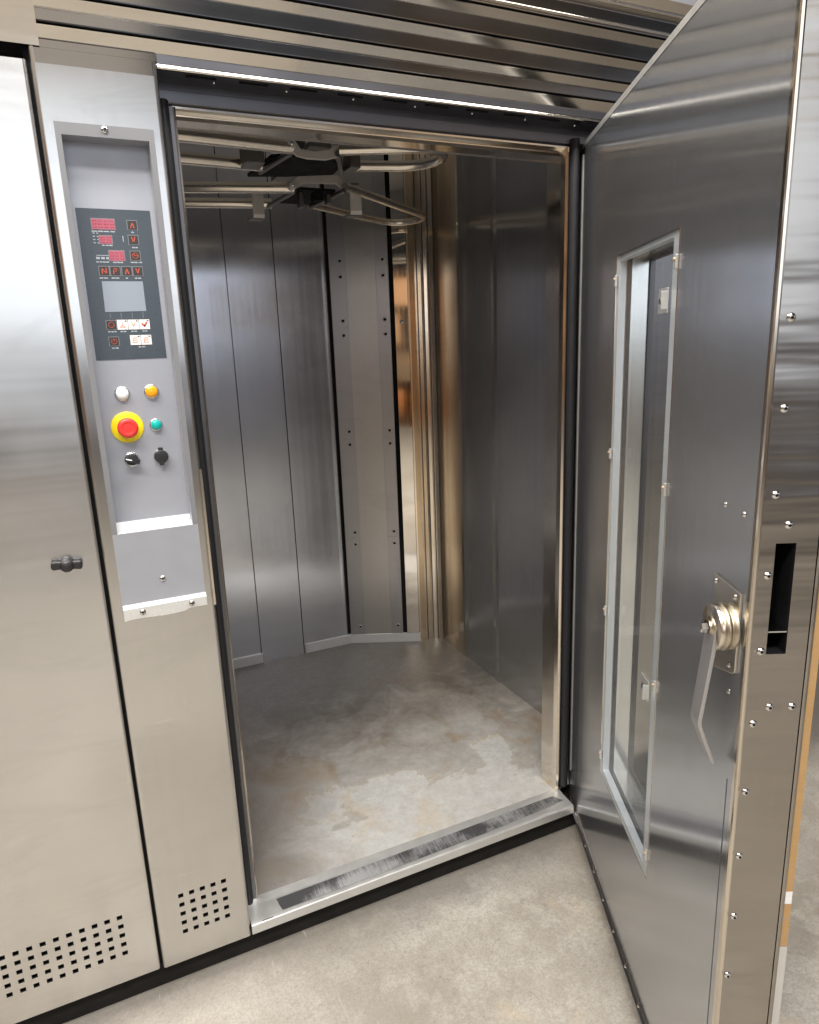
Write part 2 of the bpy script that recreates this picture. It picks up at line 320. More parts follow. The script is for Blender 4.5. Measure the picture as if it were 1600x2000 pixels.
# ------------------------------------------------------------------ mesh builder
class MB:
    def __init__(s): s.v = []; s.f = []; s.mi = []; s.sm = []; s.mats = []
    def m(s, key):
        if key not in s.mats: s.mats.append(key)
        return s.mats.index(key)
    def add(s, vs, fs, mat, smooth=False):
        o = len(s.v); s.v += [tuple(x) for x in vs]; i = s.m(mat)
        for f in fs: s.f.append(tuple(o + k for k in f)); s.mi.append(i); s.sm.append(smooth)
    def quad(s, a, b, c, d, mat): s.add([a, b, c, d], [(0, 1, 2, 3)], mat)
    def box(s, x0, x1, y0, y1, z0, z1, mat, T=None):
        vs = [(x, y, z) for x in (x0, x1) for y in (y0, y1) for z in (z0, z1)]
        if T: vs = [T @ Vector(v) for v in vs]
        s.add(vs, [(0, 1, 3, 2), (4, 6, 7, 5), (0, 4, 5, 1), (2, 3, 7, 6), (0, 2, 6, 4), (1, 5, 7, 3)], mat)
    def prism_x(s, prof, x0, x1, mat, smooth=False, caps=False):     # open profile of (y,z) extruded along x
        n = len(prof); vs = [(x0, y, z) for y, z in prof] + [(x1, y, z) for y, z in prof]
        s.add(vs, [(i, i + 1, n + i + 1, n + i) for i in range(n - 1)], mat, smooth)
        if caps: s.add(vs, [tuple(range(n)), tuple(range(2 * n - 1, n - 1, -1))], mat)
    def prism_z(s, prof, z0, z1, mat, smooth=False, closed=False, caps=False):   # profile of (x,y) extruded along z
        n = len(prof); vs = [(x, y, z0) for x, y in prof] + [(x, y, z1) for x, y in prof]
        k = n if closed else n - 1
        s.add(vs, [(i, (i + 1) % n, n + (i + 1) % n, n + i) for i in range(k)], mat, smooth)
        if caps: s.add(vs, [tuple(range(n)), tuple(range(2 * n - 1, n - 1, -1))], mat)
    def poly_y(s, pts, y0, y1, mat):                  # polygon (x,z) extruded along y
        n = len(pts); vs = [(x, y0, z) for x, z in pts] + [(x, y1, z) for x, z in pts]
        s.add(vs, [tuple(range(n)), tuple(range(2 * n - 1, n - 1, -1))] + [(i, n + i, n + (i + 1) % n, (i + 1) % n) for i in range(n)], mat)
    def poly_z(s, pts, z0, z1, mat):
        n = len(pts); vs = [(x, y, z0) for x, y in pts] + [(x, y, z1) for x, y in pts]
        s.add(vs, [tuple(range(n - 1, -1, -1)), tuple(range(n, 2 * n))] + [(i, (i + 1) % n, n + (i + 1) % n, n + i) for i in range(n)], mat)
    def lathe(s, prof, mat, T, seg=24, smooth=True):   # prof (r,h): axis +h
        vs = []; n = len(prof)
        for k in range(seg):
            a = 2 * math.pi * k / seg
            for r, h in prof: vs.append(T @ Vector((r * math.cos(a), r * math.sin(a), h)))
        fs = [(k * n + i, ((k + 1) % seg) * n + i, ((k + 1) % seg) * n + i + 1, k * n + i + 1) for k in range(seg) for i in range(n - 1)]
        s.add(vs, fs, mat, smooth)
    def tube(s, path, r, mat, seg=10, caps=True):
        P = [Vector(p) for p in path]; n = len(P); rings = []
        up = Vector((0, 0, 1))
        for i in range(n):
            d = (P[min(i + 1, n - 1)] - P[max(i - 1, 0)]).normalized()
            u = up if abs(d.z) < .95 else Vector((1, 0, 0))
            a = d.cross(u).normalized(); b = a.cross(d).normalized()
            rings.append([P[i] + a * (r * math.cos(2 * math.pi * k / seg)) + b * (r * math.sin(2 * math.pi * k / seg)) for k in range(seg)])
        vs = [v for q in rings for v in q]
        fs = [(i * seg + k, i * seg + (k + 1) % seg, (i + 1) * seg + (k + 1) % seg, (i + 1) * seg + k) for i in range(n - 1) for k in range(seg)]
        s.add(vs, fs, mat, True)
        if caps: s.add(vs, [tuple(range(seg - 1, -1, -1)), tuple(range((n - 1) * seg, n * seg))], mat)
    def grid_sheet(s, xs, zs, y, depth, hole, mat, mat_in=None):      # sheet at y facing -y with rectangular holes
        xs = sorted(set(round(x, 5) for x in xs)); zs = sorted(set(round(z, 5) for z in zs))
        for i in range(len(xs) - 1):
            for j in range(len(zs) - 1):
                x0, x1, z0, z1 = xs[i], xs[i + 1], zs[j], zs[j + 1]
                if not hole((x0 + x1) / 2, (z0 + z1) / 2):
                    s.quad((x0, y, z0), (x1, y, z0), (x1, y, z1), (x0, y, z1), mat)
                else:
                    k = mat_in or mat
                    for (a, b, on) in (((x0, z0), (x0, z1), (-1, 0)), ((x1, z0), (x1, z1), (1, 0)), ((x0, z0), (x1, z0), (0, -1)), ((x0, z1), (x1, z1), (0, 1))):
                        ex, ez = (x0 + x1) / 2 + on[0] * (x1 - x0), (z0 + z1) / 2 + on[1] * (z1 - z0)
                        s.quad((a[0], y, a[1]), (b[0], y, b[1]), (b[0], y + depth, b[1]), (a[0], y + depth, a[1]), k)
    def build(s, name, parent=None, bevel=0, loc=None, weld=False, label=None):
        me = bpy.data.meshes.new(name); me.from_pydata(s.v, [], s.f)
        for k in s.mats: me.materials.append(M[k])
        for p, i, q in zip(me.polygons, s.mi, s.sm): p.material_index = i; p.use_smooth = q
        me.update()
        o = bpy.data.objects.new(name, me); COL.objects.link(o)
        if parent: o.parent = parent
        if loc: o.location = loc
        if bevel:
            b = o.modifiers.new('bevel', 'BEVEL'); b.width = bevel; b.segments = 2; b.limit_method = 'ANGLE'; b.angle_limit = R(40)
        if label: o['label'] = label
        return o

def copy_to(o, parent, T):
    c = o.copy(); COL.objects.link(c); c.parent = parent; c.matrix_local = T; return c

def TY(x, y, z):      # lathe frame whose axis points to -y (towards the viewer)
    return Matrix.Translation((x, y, z)) @ Matrix.Rotation(R(90), 4, 'X')

def thing(name, label, cat, loc=(0, 0, 0), group=None):
    o = bpy.data.objects.new(name, None); COL.objects.link(o); o.location = loc; o.empty_display_size = .2
    o['label'] = label; o['category'] = cat
    if group: o['group'] = group
    return o

# ------------------------------------------------------------------ the setting
b = MB(); n = 30
b.quad((-14, -8, -.065), (14, -8, -.065), (14, 6, -.065), (-14, 6, -.065), 'concrete')
fl = b.build('floor'); fl['kind'] = 'structure'; fl['label'] = 'pale worn concrete floor in front of the steel oven'

OVEN = thing('rack_oven', 'large stainless steel walk-in rack oven with its door swung open and control column at left', 'oven', (0, 0, 0))

# ------------------------------------------------------------------ left service panel
GAPX = -.218
b = MB()
px0, px1 = -1.25, GAPX - .004
hx = [-.2930 - .0267 * k for k in range(30)]; hz = [.1835 - .0250 * k for k in range(5)]; h = .0060
xs = [px0, px1 - .006] + [x + q for x in hx for q in (-h, h)]; zs = [.004, 1.975] + [z + q for z in hz for q in (-h * .9, h * .9)]
zs += [.4 + .2 * k for k in range(8)]
hole = lambda x, z: any(abs(x - a) < h for a in hx) and any(abs(z - c) < h for c in hz)
b.grid_sheet(xs, zs, 0.0, .004, hole, 'panel', 'void')
arc = [(px1 - .006 + .006 * math.sin(a), .006 - .006 * math.cos(a)) for a in [R(15 * k) for k in range(7)]]
b.prism_z(arc + [(px1, .07)], .004, 1.975, 'panel', True)
b.quad((px0, 0, .004), (px1 - .006, 0, .004), (px1 - .006, .03, .002), (px0, .03, .002), 'panel')
b.quad((px0, 0, 1.975), (px1 - .006, 0, 1.975), (px1 - .006, .03, 1.975), (px0, .03, 1.975), 'panel')
sp = b.build('service_panel', OVEN, label='left service panel with perforated vent holes')
b = MB(); b.box(px0, px1 - .002, .012, .05, .01, 1.97, 'void'); b.build('panel_backing', sp)
# knob
b = MB(); T = TY(-.284, 0, 1.05)
b.lathe([(.0, .026), (.008, .025), (.013, .020), (.0145, .012), (.013, .004), (.010, 0)], 'blackpl', T, 20)
for sgn in (-1, 1):
    Tm = Matrix.Translation((-.284, -.013, 1.05)) @ Matrix.Rotation(R(6), 4, 'Y')
    pr = [(.008, .008), (.016, .0085), (.025, .009), (.029, .005), (.029, -.005), (.025, -.009), (.016, -.0075), (.008, -.008)]
    pts = [(sgn * x, z) for x, z in pr]
    if sgn < 0: pts.reverse()
    m2 = MB(); m2.poly_y(pts, -.007, .007, 'blackpl')
    b.add([Tm @ Vector(v) for v in m2.v], m2.f, 'blackpl')
b.build('wing_knob', sp, .003)

# black filler painting the shade in the gap between panel and column
b = MB(); b.box(GAPX - .008, GAPX + .008, .02, .05, .0, 2.0, 'void'); b.build('gap_shade', OVEN)

# ------------------------------------------------------------------ control column
cx0, cx1 = GAPX + .002, 0.0
b = MB()
hx = [-.155 + .02545 * k for k in range(5)]; hz = [.1865 - .02575 * k for k in range(5)]; h = .0060
xs = [cx0 + .008, cx1 - .008, -.182, -.030] + [x + q for x in hx for q in (-h, h)]
zs = [.0, 1.972, 1.097, 1.857] + [z + q for z in hz for q in (-h * .9, h * .9)]
hole = lambda x, z: (any(abs(x - a) < h for a in hx) and any(abs(z - c) < h for c in hz))
rec = lambda x, z: (-.182 < x < -.030 and 1.097 < z < 1.857)
# sheet: leave the recess out without side walls of its own
xs_ = sorted(set(round(x, 5) for x in xs)); zs_ = sorted(set(round(z, 5) for z in zs))
for i in range(len(xs_) - 1):
    for j in range(len(zs_) - 1):
        x0, x1, z0, z1 = xs_[i], xs_[i + 1], zs_[j], zs_[j + 1]; mx_, mz_ = (x0 + x1) / 2, (z0 + z1) / 2
        if rec(mx_, mz_): continue
        if hole(mx_, mz_):
            for A_, B_ in (((x0, z0), (x0, z1)), ((x1, z0), (x1, z1)), ((x0, z0), (x1, z0)), ((x0, z1), (x1, z1))):
                b.quad((A_[0], 0, A_[1]), (B_[0], 0, B_[1]), (B_[0], .004, B_[1]), (A_[0], .004, A_[1]), 'void')
        else: b.quad((x0, 0, z0), (x1, 0, z0), (x1, 0, z1), (x0, 0, z1), 'column')
r_ = .008
arcR = [(cx1 - r_ + r_ * math.sin(a), r_ - r_ * math.cos(a)) for a in [R(15 * k) for k in range(7)]]
arcL = [(cx0 + r_ - r_ * math.sin(a), r_ - r_ * math.cos(a)) for a in [R(15 * k) for k in range(7)]]
b.prism_z(arcR + [(cx1, .075)], 0, 1.998, 'column', True); b.prism_z(list(reversed(arcL + [(cx0, .06)])), 0, 1.998, 'column', True)
# top flange, set 3 mm back from the face
b.quad((cx0 + r_, .000, 1.972), (cx1 - r_, .000, 1.972), (cx1 - r_, .004, 1.9735), (cx0 + r_, .004, 1.9735), 'column')
b.quad((cx0 + r_, .004, 1.9735), (cx1 - r_, .004, 1.9735), (cx1 - r_, .0046, 1.999), (cx0 + r_, .0046, 1.999), 'hood_fascia')
b.quad((cx0 + r_, 0, 0), (cx1 - r_, 0, 0), (cx1 - r_, .05, 0), (cx0 + r_, .05, 0), 'column')
cc = b.build('control_column', OVEN, label='narrow brushed steel column carrying the control panel')
b = MB(); b.box(cx0 + .004, cx1 - .004, .012, .05, .02, 1.09, 'void'); b.box(cx0 + .004, cx1 - .004, .05, .07, 1.09, 1.97, 'void'); b.build('column_backing', cc)
b = MB(); b.box(-.0035, .0015, -.0015, .03, .905, 1.215, 'trim'); b.build('strike_strip', cc, .0008)

# control panel tray (recessed) + trim
RD = .040
def rc(x, z, y=RD):
    k = (1.5183 + y) / 1.5183
    return -.20114 + (x + .20114) * k, 1.45557 + (z - 1.45557) * k
b = MB()
X0, X1, Z0, Z1 = -.182, -.030, 1.097, 1.857
oX0, oX1, oZ1, oZ0 = -.192, -.0195, 1.878, .940
y_ = -.003
# flange ring
for (a, c, e, g) in ((oX0, X0, Z0, oZ1), (X1, oX1, Z0, oZ1), (X0, X1, Z1, oZ1)):
    b.quad((a, y_, e), (c, y_, e), (c, y_, g), (a, y_, g), 'tray_trim')
b.quad((oX0, y_, oZ0), (oX1, y_, oZ0), (oX1, y_, Z0), (oX0, y_, Z0), 'alu_grey')
# outer flange thickness
b.quad((oX0, y_, oZ0), (oX0, y_, oZ1), (oX0, .001, oZ1), (oX0, .001, oZ0), 'alu_lit')
b.quad((oX1, y_, oZ0), (oX1, y_, oZ1), (oX1, .001, oZ1), (oX1, .001, oZ0), 'alu_lit')
b.quad((oX0, y_, oZ1), (oX1, y_, oZ1), (oX1, .001, oZ1), (oX0, .001, oZ1), 'alu_lit')
# tray walls with a small rounded shoulder
zb = 1.113
b.quad((X0, RD, zb), (X1, RD, zb), (X1, RD, Z1), (X0, RD, Z1), 'alu_grey')
b.quad((X0, y_, Z0), (X0, RD, zb), (X0, RD, Z1), (X0, y_, Z1), 'alu_grey')
b.quad((X1, y_, Z0), (X1, y_, Z1), (X1, RD, Z1), (X1, RD, zb), 'alu_grey')
b.quad((X0, y_, Z1), (X0, RD, Z1), (X1, RD, Z1), (X1, y_, Z1), 'alu_grey')
b.quad((X0, y_, Z0), (X1, y_, Z0), (X1, RD, zb), (X0, RD, zb), 'alu_lit')
# bottom lip, bent outwards and torn along its lower edge
lip = []
nn = 14
for k in range(nn + 1):
    f = k / nn; lip.append((oX0 + (oX1 - oX0) * f, .908 + (.004 if f > .72 else 0) + .0015 * math.sin(9 * f)))
for k in range(nn):
    xa, za = lip[k]; xb, zb_ = lip[k + 1]
    b.quad((xa, -.016, .934), (xb, -.016, .934), (xb, y_, oZ0), (xa, y_, oZ0), 'alu_lit')
    b.quad((xa, -.013, za), (xb, -.013, zb_), (xb, -.016, .934), (xa, -.016, .934), 'alu_lit')
cp = b.build('control_panel', cc, label='grey recessed control tray with keypad, lamps and switches')
# screws
def screw_mesh(r=.0065, hgt=.003, slot=True, mat='chrome'):
    m_ = MB(); T = Matrix.Rotation(R(90), 4, 'X')
    m_.lathe([(0, hgt), (r * .55, hgt * .95), (r * .9, hgt * .55), (r, 0)], mat, T, 16)
    if slot: m_.box(-r * .62, r * .62, -hgt * 1.12, -hgt * .4, -r * .14, r * .14, 'void'); m_.box(-r * .14, r * .14, -hgt * 1.12, -hgt * .4, -r * .62, r * .62, 'void')
    return m_
scr0 = screw_mesh(.0068, .0035).build('screw', cc, loc=(-.107, y_, 1.8705))
for x, z, y in ((-.105, .987, y_), (-.154, .923, -.0145), (-.052, .9235, -.0145)):
    copy_to(scr0, cc, Matrix.Translation((x, y, z)))

# keypad
def rect(bm, x, z, w, hgt, mat, y, th=.0006):
    X, Z = rc(x, z, RD); k = 1 + RD / 1.5183; w *= k; hgt *= k
    bm.box(X - w / 2, X + w / 2, y - th, y, Z - hgt / 2, Z + hgt / 2, mat)
def stroke(bm, pts, wd, mat, y):
    for (x0, z0), (x1, z1) in zip(pts[:-1], pts[1:]):
        (X0_, Z0_), (X1_, Z1_) = rc(x0, z0), rc(x1, z1)
        dx, dz = X1_ - X0_, Z1_ - Z0_; L = math.hypot(dx, dz); ang = math.atan2(dz, dx)
        T = Matrix.Translation(((X0_ + X1_) / 2, y, (Z0_ + Z1_) / 2)) @ Matrix.Rotation(-ang, 4, 'Y')
        bm.box(-L / 2 - wd / 3, L / 2 + wd / 3, -.0004, 0, -wd / 2, wd / 2, mat, T)
b = MB()
YM = RD - .001
a0, c0 = rc(-.176, 1.452); a1, c1 = rc(-.0435, 1.7325)
b.box(a0, a1, YM, RD - .0001, c0, c1, 'membrane')
kp = b.build('keypad', cc, label='dark slate keypad sticker with red displays')
Y1 = YM
def marks(bm, x, z, w, seed, n=3, hgt=.0022):
    rr = random.Random(seed); x0 = x - w / 2
    for i in range(n):
        ww = w / n * rr.uniform(.7, .95); rect(bm, x0 + ww / 2, z, ww, hgt, 'label_white', Y1, .0003); x0 += w / n
# displays
SEG = {'a': (0, 1, 1, 0), 'g': (0, 0, 1, 0), 'd': (0, -1, 1, 0)}
for i, (x, z, w, hh, nd) in enumerate(((-.131, 1.705, .0408, .0191, 4), (-.130, 1.677, .0228, .0146, 2), (-.1135, 1.648, .0273, .0188, 3))):
    b = MB(); rect(b, x, z, w + .002, hh + .002, 'keyline', Y1, .0003); rect(b, x, z, w, hh, 'led', Y1 - .0003, .0006)
    for k in range(nd):
        xc = x - w / 2 + w * (k + .5) / nd; dw = w / nd * .27; dh = hh * .28
        for pts in (((-1, 2), (1, 2)), ((-1, 0), (1, 0)), ((-1, -2), (1, -2)), ((-1, 2), (-1, 0)), ((1, 2), (1, 0)), ((-1, 0), (-1, -2)), ((1, 0), (1, -2))):
            stroke(b, [(xc + p[0] * dw, z + p[1] * dh * .55) for p in pts], .0011, 'led_seg', Y1 - .0009)
    b.build('display', cc, label='small red numeric display window')
# dark keys
def key(x, z, w=.0195, hh=.0182, face='keyface', glyph=None, gm='keymark'):
    b = MB(); rect(b, x, z, w, hh, 'keyline', Y1, .0005); rect(b, x, z, w - .0024, hh - .0024, face, Y1 - .0005, .0004)
    yy = Y1 - .0009; s = .0052
    G = {'up': [[(-.6, -1), (0, .9), (.6, -1)]], 'down': [[(-.6, 1), (0, -.9), (.6, 1)]],
         'N': [[(-.7, -1), (-.7, 1), (.7, -1), (.7, 1)]],
         'P': [[(-.6, -1), (-.6, .4)], [(-.6, .4), (-.1, 1), (.6, .7), (.5, .1), (-.1, -.1)]]}
    if glyph in G:
        for L in G[glyph]: stroke(b, [(x + p[0] * s, z + p[1] * s) for p in L], .0016, gm, yy)
    if glyph in ('ring', 'clock', 'power'):
        pts = [(x + s * math.cos(R(30 * k)), z + s * math.sin(R(30 * k))) for k in range(13)]
        if glyph == 'power': pts = [(x + s * math.cos(R(125 + 26 * k)), z + s * math.sin(R(125 + 26 * k))) for k in range(12)]
        stroke(b, pts, .0012, gm, yy)
        if glyph == 'clock': stroke(b, [(x + .003, z), (x - .002, z), (x - .002, z + .003)], .0012, gm, yy)
        if glyph == 'power': stroke(b, [(x, z), (x, z + s)], .0012, gm, yy)
    return b
for x, z, gl in ((-.079, 1.705, 'up'), (-.080, 1.678, 'down'), (-.080, 1.649, 'clock'), (-.140, 1.620, 'N'), (-.120, 1.620, 'P'), (-.099, 1.620, 'up'), (-.079, 1.620, 'down'), (-.140, 1.519, 'ring'), (-.139, 1.4875, 'power')):
    key(x, z, glyph=gl).build('key', cc)
for i, (x, z) in enumerate(((-.1195, 1.519), (-.099, 1.519), (-.0785, 1.519), (-.099, 1.489), (-.0785, 1.489))):
    b = MB(); rect(b, x, z, .0196, .0188, 'white_key', Y1, .0008)
    s = .0045; yy = Y1 - .0008
    rect(b, x + .0065, z + .0068, .0035, .0022, 'keyface', yy, .0002)
    if i == 0: stroke(b, [(x, z + s), (x, z - .001), (x - s, z - s), (x + s, z - s), (x, z - .001)], .0013, 'keymark_pale', yy)
    elif i == 1: stroke(b, [(x - s * .6, z + s), (x - s * .6, z), (x, z - .001), (x + s * .6, z), (x + s * .6, z + s)], .0013, 'keymark_pale', yy); stroke(b, [(x, z - .001), (x, z - s)], .002, 'keymark_pale', yy)
    elif i == 2: stroke(b, [(x - s, z + .001), (x, z - s * .7), (x + s * .9, z + s * .8)], .0034, 'keymark', yy)
    else:
        for q in range(3): stroke(b, [(x - s * (1 - .2 * q), z - s + .0042 * q), (x + s * .8, z - s + .0042 * q + (.001 if i == 3 else 0))], .0016, 'keymark_pale', yy)
        stroke(b, [(x - s, z - s), (x - s, z + s)], .0012, 'keymark_pale', yy)
    b.build('white_key', cc)
# lcd window
b = MB(); P_ = [rc(*p) for p in ((-.148, 1.5435), (-.072, 1.5445), (-.072, 1.601), (-.147, 1.601))]
b.poly_y(P_, Y1 - .0006, Y1, 'lcd'); b.build('blank_screen', cc, label='blank pale grey rectangular window on keypad')
# printed legends (illegible dashes at this size) and tick lines
b = MB()
for i, (x, z, w, k) in enumerate(((-.131, 1.692, .044, 4), (-.128, 1.667, .02, 3), (-.112, 1.636, .02, 3), (-.079, 1.692, .006, 1), (-.078, 1.664, .012, 2), (-.142, 1.607, .016, 2), (-.121, 1.607, .015, 2), (-.100, 1.607, .005, 1), (-.080, 1.607, .012, 2), (-.139, 1.506, .017, 3), (-.119, 1.506, .012, 2), (-.099, 1.506, .012, 2), (-.079, 1.506, .010, 2), (-.138, 1.4745, .013, 2), (-.088, 1.4755, .013, 2), (-.079, 1.6365, .022, 3), (-.140, 1.6365, .024, 4))):
    marks(b, x, z, w, i, k)
for k in range(4): rect(b, -.150, 1.6885 - .0058 * k, .004, .0018, 'label_white', Y1, .0003); rect(b, -.1435, 1.6885 - .0058 * k, .003, .0018, 'label_white', Y1, .0003)
for k in range(3): rect(b, -.148 + .009 * k, 1.6435, .0065, .0042, 'label_white', Y1, .0003)
rect(b, -.138, 1.6485, .024, .0012, 'label_white', Y1, .0003)
for k in range(4): rect(b, -.140 + .0203 * k, 1.5365, .0009, .011, 'keyline', Y1, .0003)
rect(b, -.0985, 1.6795, .0016, .010, 'label_white', Y1, .0003)
b.build('keypad_legend', kp)
# pilot lamps, emergency stop, switches
def pilot(x, z, lens, r=.0135):
    X, Z = rc(x, z); b = MB(); T = TY(X, RD, Z)
    b.lathe([(r * 1.12, 0), (r * 1.12, .002), (r, .004), (r * .92, .004)], 'chrome', T, 32)
    b.lathe([(r * .92, .003), (r * .9, .008), (r * .75, .0105), (r * .4, .012), (0, .0125)], lens, T, 32)
    return b
pilot(-.137, 1.385, 'white_lens').build('pilot_lamp', cc, label='white round pilot lamp')
pilot(-.081, 1.386, 'orange_lens').build('pilot_lamp', cc, label='orange round pilot lamp')
pilot(-.080, 1.318, 'teal_lens', .0118).build('push_button', cc, label='blue green round push button')
X, Z = rc(-.1355, 1.317); T = TY(X, RD, Z); b = MB()
b.lathe([(.0322, 0), (.0322, .0025), (.0312, .0035), (.012, .0035)], 'yellow', T, 40)
b.lathe([(.013, .003), (.0125, .012), (.0185, .013), (.0205, .017), (.0205, .021), (.0180, .025), (.0120, .0262), (.0112, .0255), (.009, .0255), (0, .0258)], 'red', T, 40)
b.build('emergency_stop', cc, label='red mushroom button on a yellow ring')
X, Z = rc(-.135, 1.251); T = TY(X, RD, Z); b = MB()
b.lathe([(.0150, 0), (.0150, .003), (.0130, .004)], 'chrome', T, 28); b.lathe([(.0130, .003), (.0125, .012), (.0110, .014), (0, .014)], 'blackpl', T, 28)
Tm = Matrix.Translation((X, RD - .014, Z)) @ Matrix.Rotation(R(18), 4, 'Y')
b.box(-.0150, .0150, -.010, 0, -.0048, .0048, 'blackpl', Tm); b.box(-.0135, -.001, -.0104, -.0098, -.0012, .0012, 'white_mark', Tm)
b.build('selector_switch', cc, .001, label='black rotary selector with white pointer')
X, Z = rc(-.078, 1.252); T = TY(X, RD, Z); b = MB()
b.lathe([(.0155, 0), (.0155, .004), (.0142, .006)], 'chrome', T, 28); b.lathe([(.0142, .005), (.0142, .013), (.0130, .0145), (0, .0145)], 'blackpl', T, 28)
b.box(X - .005, X + .005, RD - .013, RD - .005, Z + .012, Z + .0195, 'blackpl'); b.box(X - .0045, X + .0045, RD - .013, RD - .005, Z - .0185, Z - .012, 'blackpl')
b.build('key_switch', cc, .001, label='black capped round key switch')

# ------------------------------------------------------------------ hood above (stepped louvres)
HX0, HX1 = -.197, 2.4
gaps = [2.0375, 2.0845, 2.1395, 2.1985]          # dark slots
b = MB()
tops = [2.0135] + [g - .0245 for g in gaps]        # top edge of each vertical fascia
def louvre_parts():
    out = []
    for g in gaps:
        m_ = MB()
        # face canted downwards below the slot g
        m_.prism_x([(.006, g - .001), (.0068, g - .0025), (.0158, g - .0205), (.028, g - .0235)], HX0, HX1, 'hood')
        m_.prism_x([(.006, g - .001), (.05, g + .004)], HX0, HX1, 'void')
        out.append((m_, g))
    return out
for (m_, g), nxt in zip(louvre_parts(), gaps[1:] + [None]):
    # fascia above the slot g
    top = (nxt - .0245) if nxt else g + .008
    r = .0012
    prof = [(.02, g + .0025), (0.0005, g + .0022), (0, g + .004), (0, top - r), (r * .3, top - r * .3), (r, top), (.03, top)]
    m_.prism_x(prof[:2], HX0, HX1, 'void')
    m_.prism_x(prof[1:], HX0, HX1, 'hood_fascia' if nxt else 'hood')
    m_.quad((HX0, 0, g + .0025), (HX0, 0, top), (HX0, .04, top), (HX0, .04, g + .0025), 'hood')
    m_.build('louvre', None)
louv = [o for o in COL.objects if o.name.startswith('louvre')]
b = MB()
# bottom course, end board, deep upper fascias and roof
b.prism_x([(.0140, 2.0158), (.0060, 2.0125), (.0055, 1.9996)], HX0, 0.0015, 'hood_fascia')
b.quad((-1.3, .001, 1.9995), (HX0, .001, 1.9995), (HX0, .001, 2.75), (-1.3, .001, 2.75), 'hood')
b.quad((HX0, .001, 1.9995), (HX0, .05, 1.9995), (HX0, .05, 2.75), (HX0, .001, 2.75), 'hood')
b.box(-1.3, HX1, .05, .09, 2.0, 2.9, 'void')
hood = b.build('hood', OVEN, label='stainless hood front of stepped louvres above the oven')
for o in louv: o.parent = hood
b = MB()
b.prism_x([(.03, 2.2065), (.004, 2.2065), (.001, 2.2080), (0, 2.211), (.001, 2.2140), (.004, 2.2155), (.018, 2.2160)], HX0, HX1, 'hood', True)
b.build('rail_bead', hood)
b = MB()
b.prism_x([(.018, 2.2160), (.018, 2.252)], HX0, HX1, 'hood_fascia')
b.build('fascia_board', hood)
b = MB()
b.prism_x([(.018, 2.252), (.006, 2.2525), (.001, 2.2540), (0, 2.257), (.001, 2.260), (.004, 2.2615)], HX0, HX1, 'hood', True)
b.prism_x([(.004, 2.2615), (-.012, 2.2800), (-.016, 2.30), (-.016, 2.9)], HX0, HX1, 'hood')
b.build('upper_fascia', hood)

# header: dark recess, rounded bright lip, soffit with slots
b = MB()
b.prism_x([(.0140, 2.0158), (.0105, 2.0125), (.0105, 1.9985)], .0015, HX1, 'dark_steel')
r = .0040; zc = 1.9905
lipp = [(.0105, 1.9985), (.0105, 1.9950), (.0088, 1.9940)] + [(.0072 + r - r * math.cos(R(a)), zc + .002 - r * math.sin(R(a))) for a in range(10, 100, 15)]
b.prism_x(lipp, .0015, HX1, 'hood', True)
hd = b.build('header_lip', OVEN, label='rounded steel lip above the doorway')
b = MB()
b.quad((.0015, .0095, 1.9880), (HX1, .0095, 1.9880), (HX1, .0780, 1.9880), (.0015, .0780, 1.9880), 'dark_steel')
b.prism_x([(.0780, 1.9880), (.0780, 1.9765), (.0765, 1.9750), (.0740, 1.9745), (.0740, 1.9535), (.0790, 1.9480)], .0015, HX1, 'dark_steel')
sf = b.build('soffit', OVEN, label='dark steel soffit behind the lip')
b = MB(); b.box(-.029, .029, -.003, .003, -.0015, 0, 'void'); slot0 = b.build('vent_slot', sf, loc=(.084, .025, 1.9879))
for k in range(1, 10): copy_to(slot0, sf, Matrix.Translation((.084 + .105 * k, .025, 1.9879)))
sm_ = MB(); sm_.lathe([(0, .0025), (.002, .002), (.0032, 0)], 'chrome', Matrix.Rotation(R(180), 4, 'X'), 10)
rv0 = sm_.build('rivet', sf, loc=(.113, .045, 1.9878))
for k in range(1, 8): copy_to(rv0, sf, Matrix.Translation((.113 + .150 * k, .045, 1.9878)))

# ------------------------------------------------------------------ door frame
b = MB()
# left post: dark seal then bright narrow trim
b.prism_z([(.031, .073), (.0335, .0715), (.0365, .0735), (.0370, .082), (.0340, .090), (.0340, .150)], .040, 1.945, 'trim')
b.quad((.0, .080, .035), (.031, .073, .035), (.031, .073, 1.946), (.0, .080, 1.946), 'dark_steel')
b.build('frame_post', OVEN, label='left door frame post')
b = MB()
b.prism_z([(.003, .0745), (.006, .064), (.013, .060), (.020, .064), (.024, .0735)], .036, 1.955, 'rubber', True)
b.build('door_seal', OVEN, label='black rubber seal on the left side')
b = MB()
# right post
b.prism_z([(1.006, .150), (1.0045, .112), (1.0040, .0860), (1.0085, .0735), (1.0135, .0690), (1.0165, .0690)], .040, 1.945, 'trim')
b.prism_z([(1.0165, .0690), (1.0175, .0740), (1.050, .0775)], .040, 1.945, 'dark_steel')
b.prism_z([(1.006, .150), (1.25, .152)], .040, 1.99, 'chamber_dark')
b.build('frame_post', OVEN, label='right door frame post, bright polished')
b = MB()
b.prism_z([(1.022, .073), (1.025, .060), (1.034, .055), (1.043, .060), (1.046, .075)], .055, 1.965, 'rubber', True)
b.build('door_seal', OVEN, label='black rubber seal beside the hinge')
b = MB()
b.prism_x([(.0790, 1.9480), (.0735, 1.9465), (.0735, 1.9425), (.0790, 1.9395), (.0870, 1.9345), (.0860, 1.9320), (.0960, 1.9275), (.150, 1.9275)], .031, 1.0165, 'trim')
b.build('frame_head', OVEN, label='stepped bright trim across the top of the doorway')

# pale strip imitating the line of light in the gap between seal and door
b = MB(); b.box(1.060, 1.070, .066, .072, .10, 1.93, 'galv'); b.build('gap_light_strip', OVEN, .001)

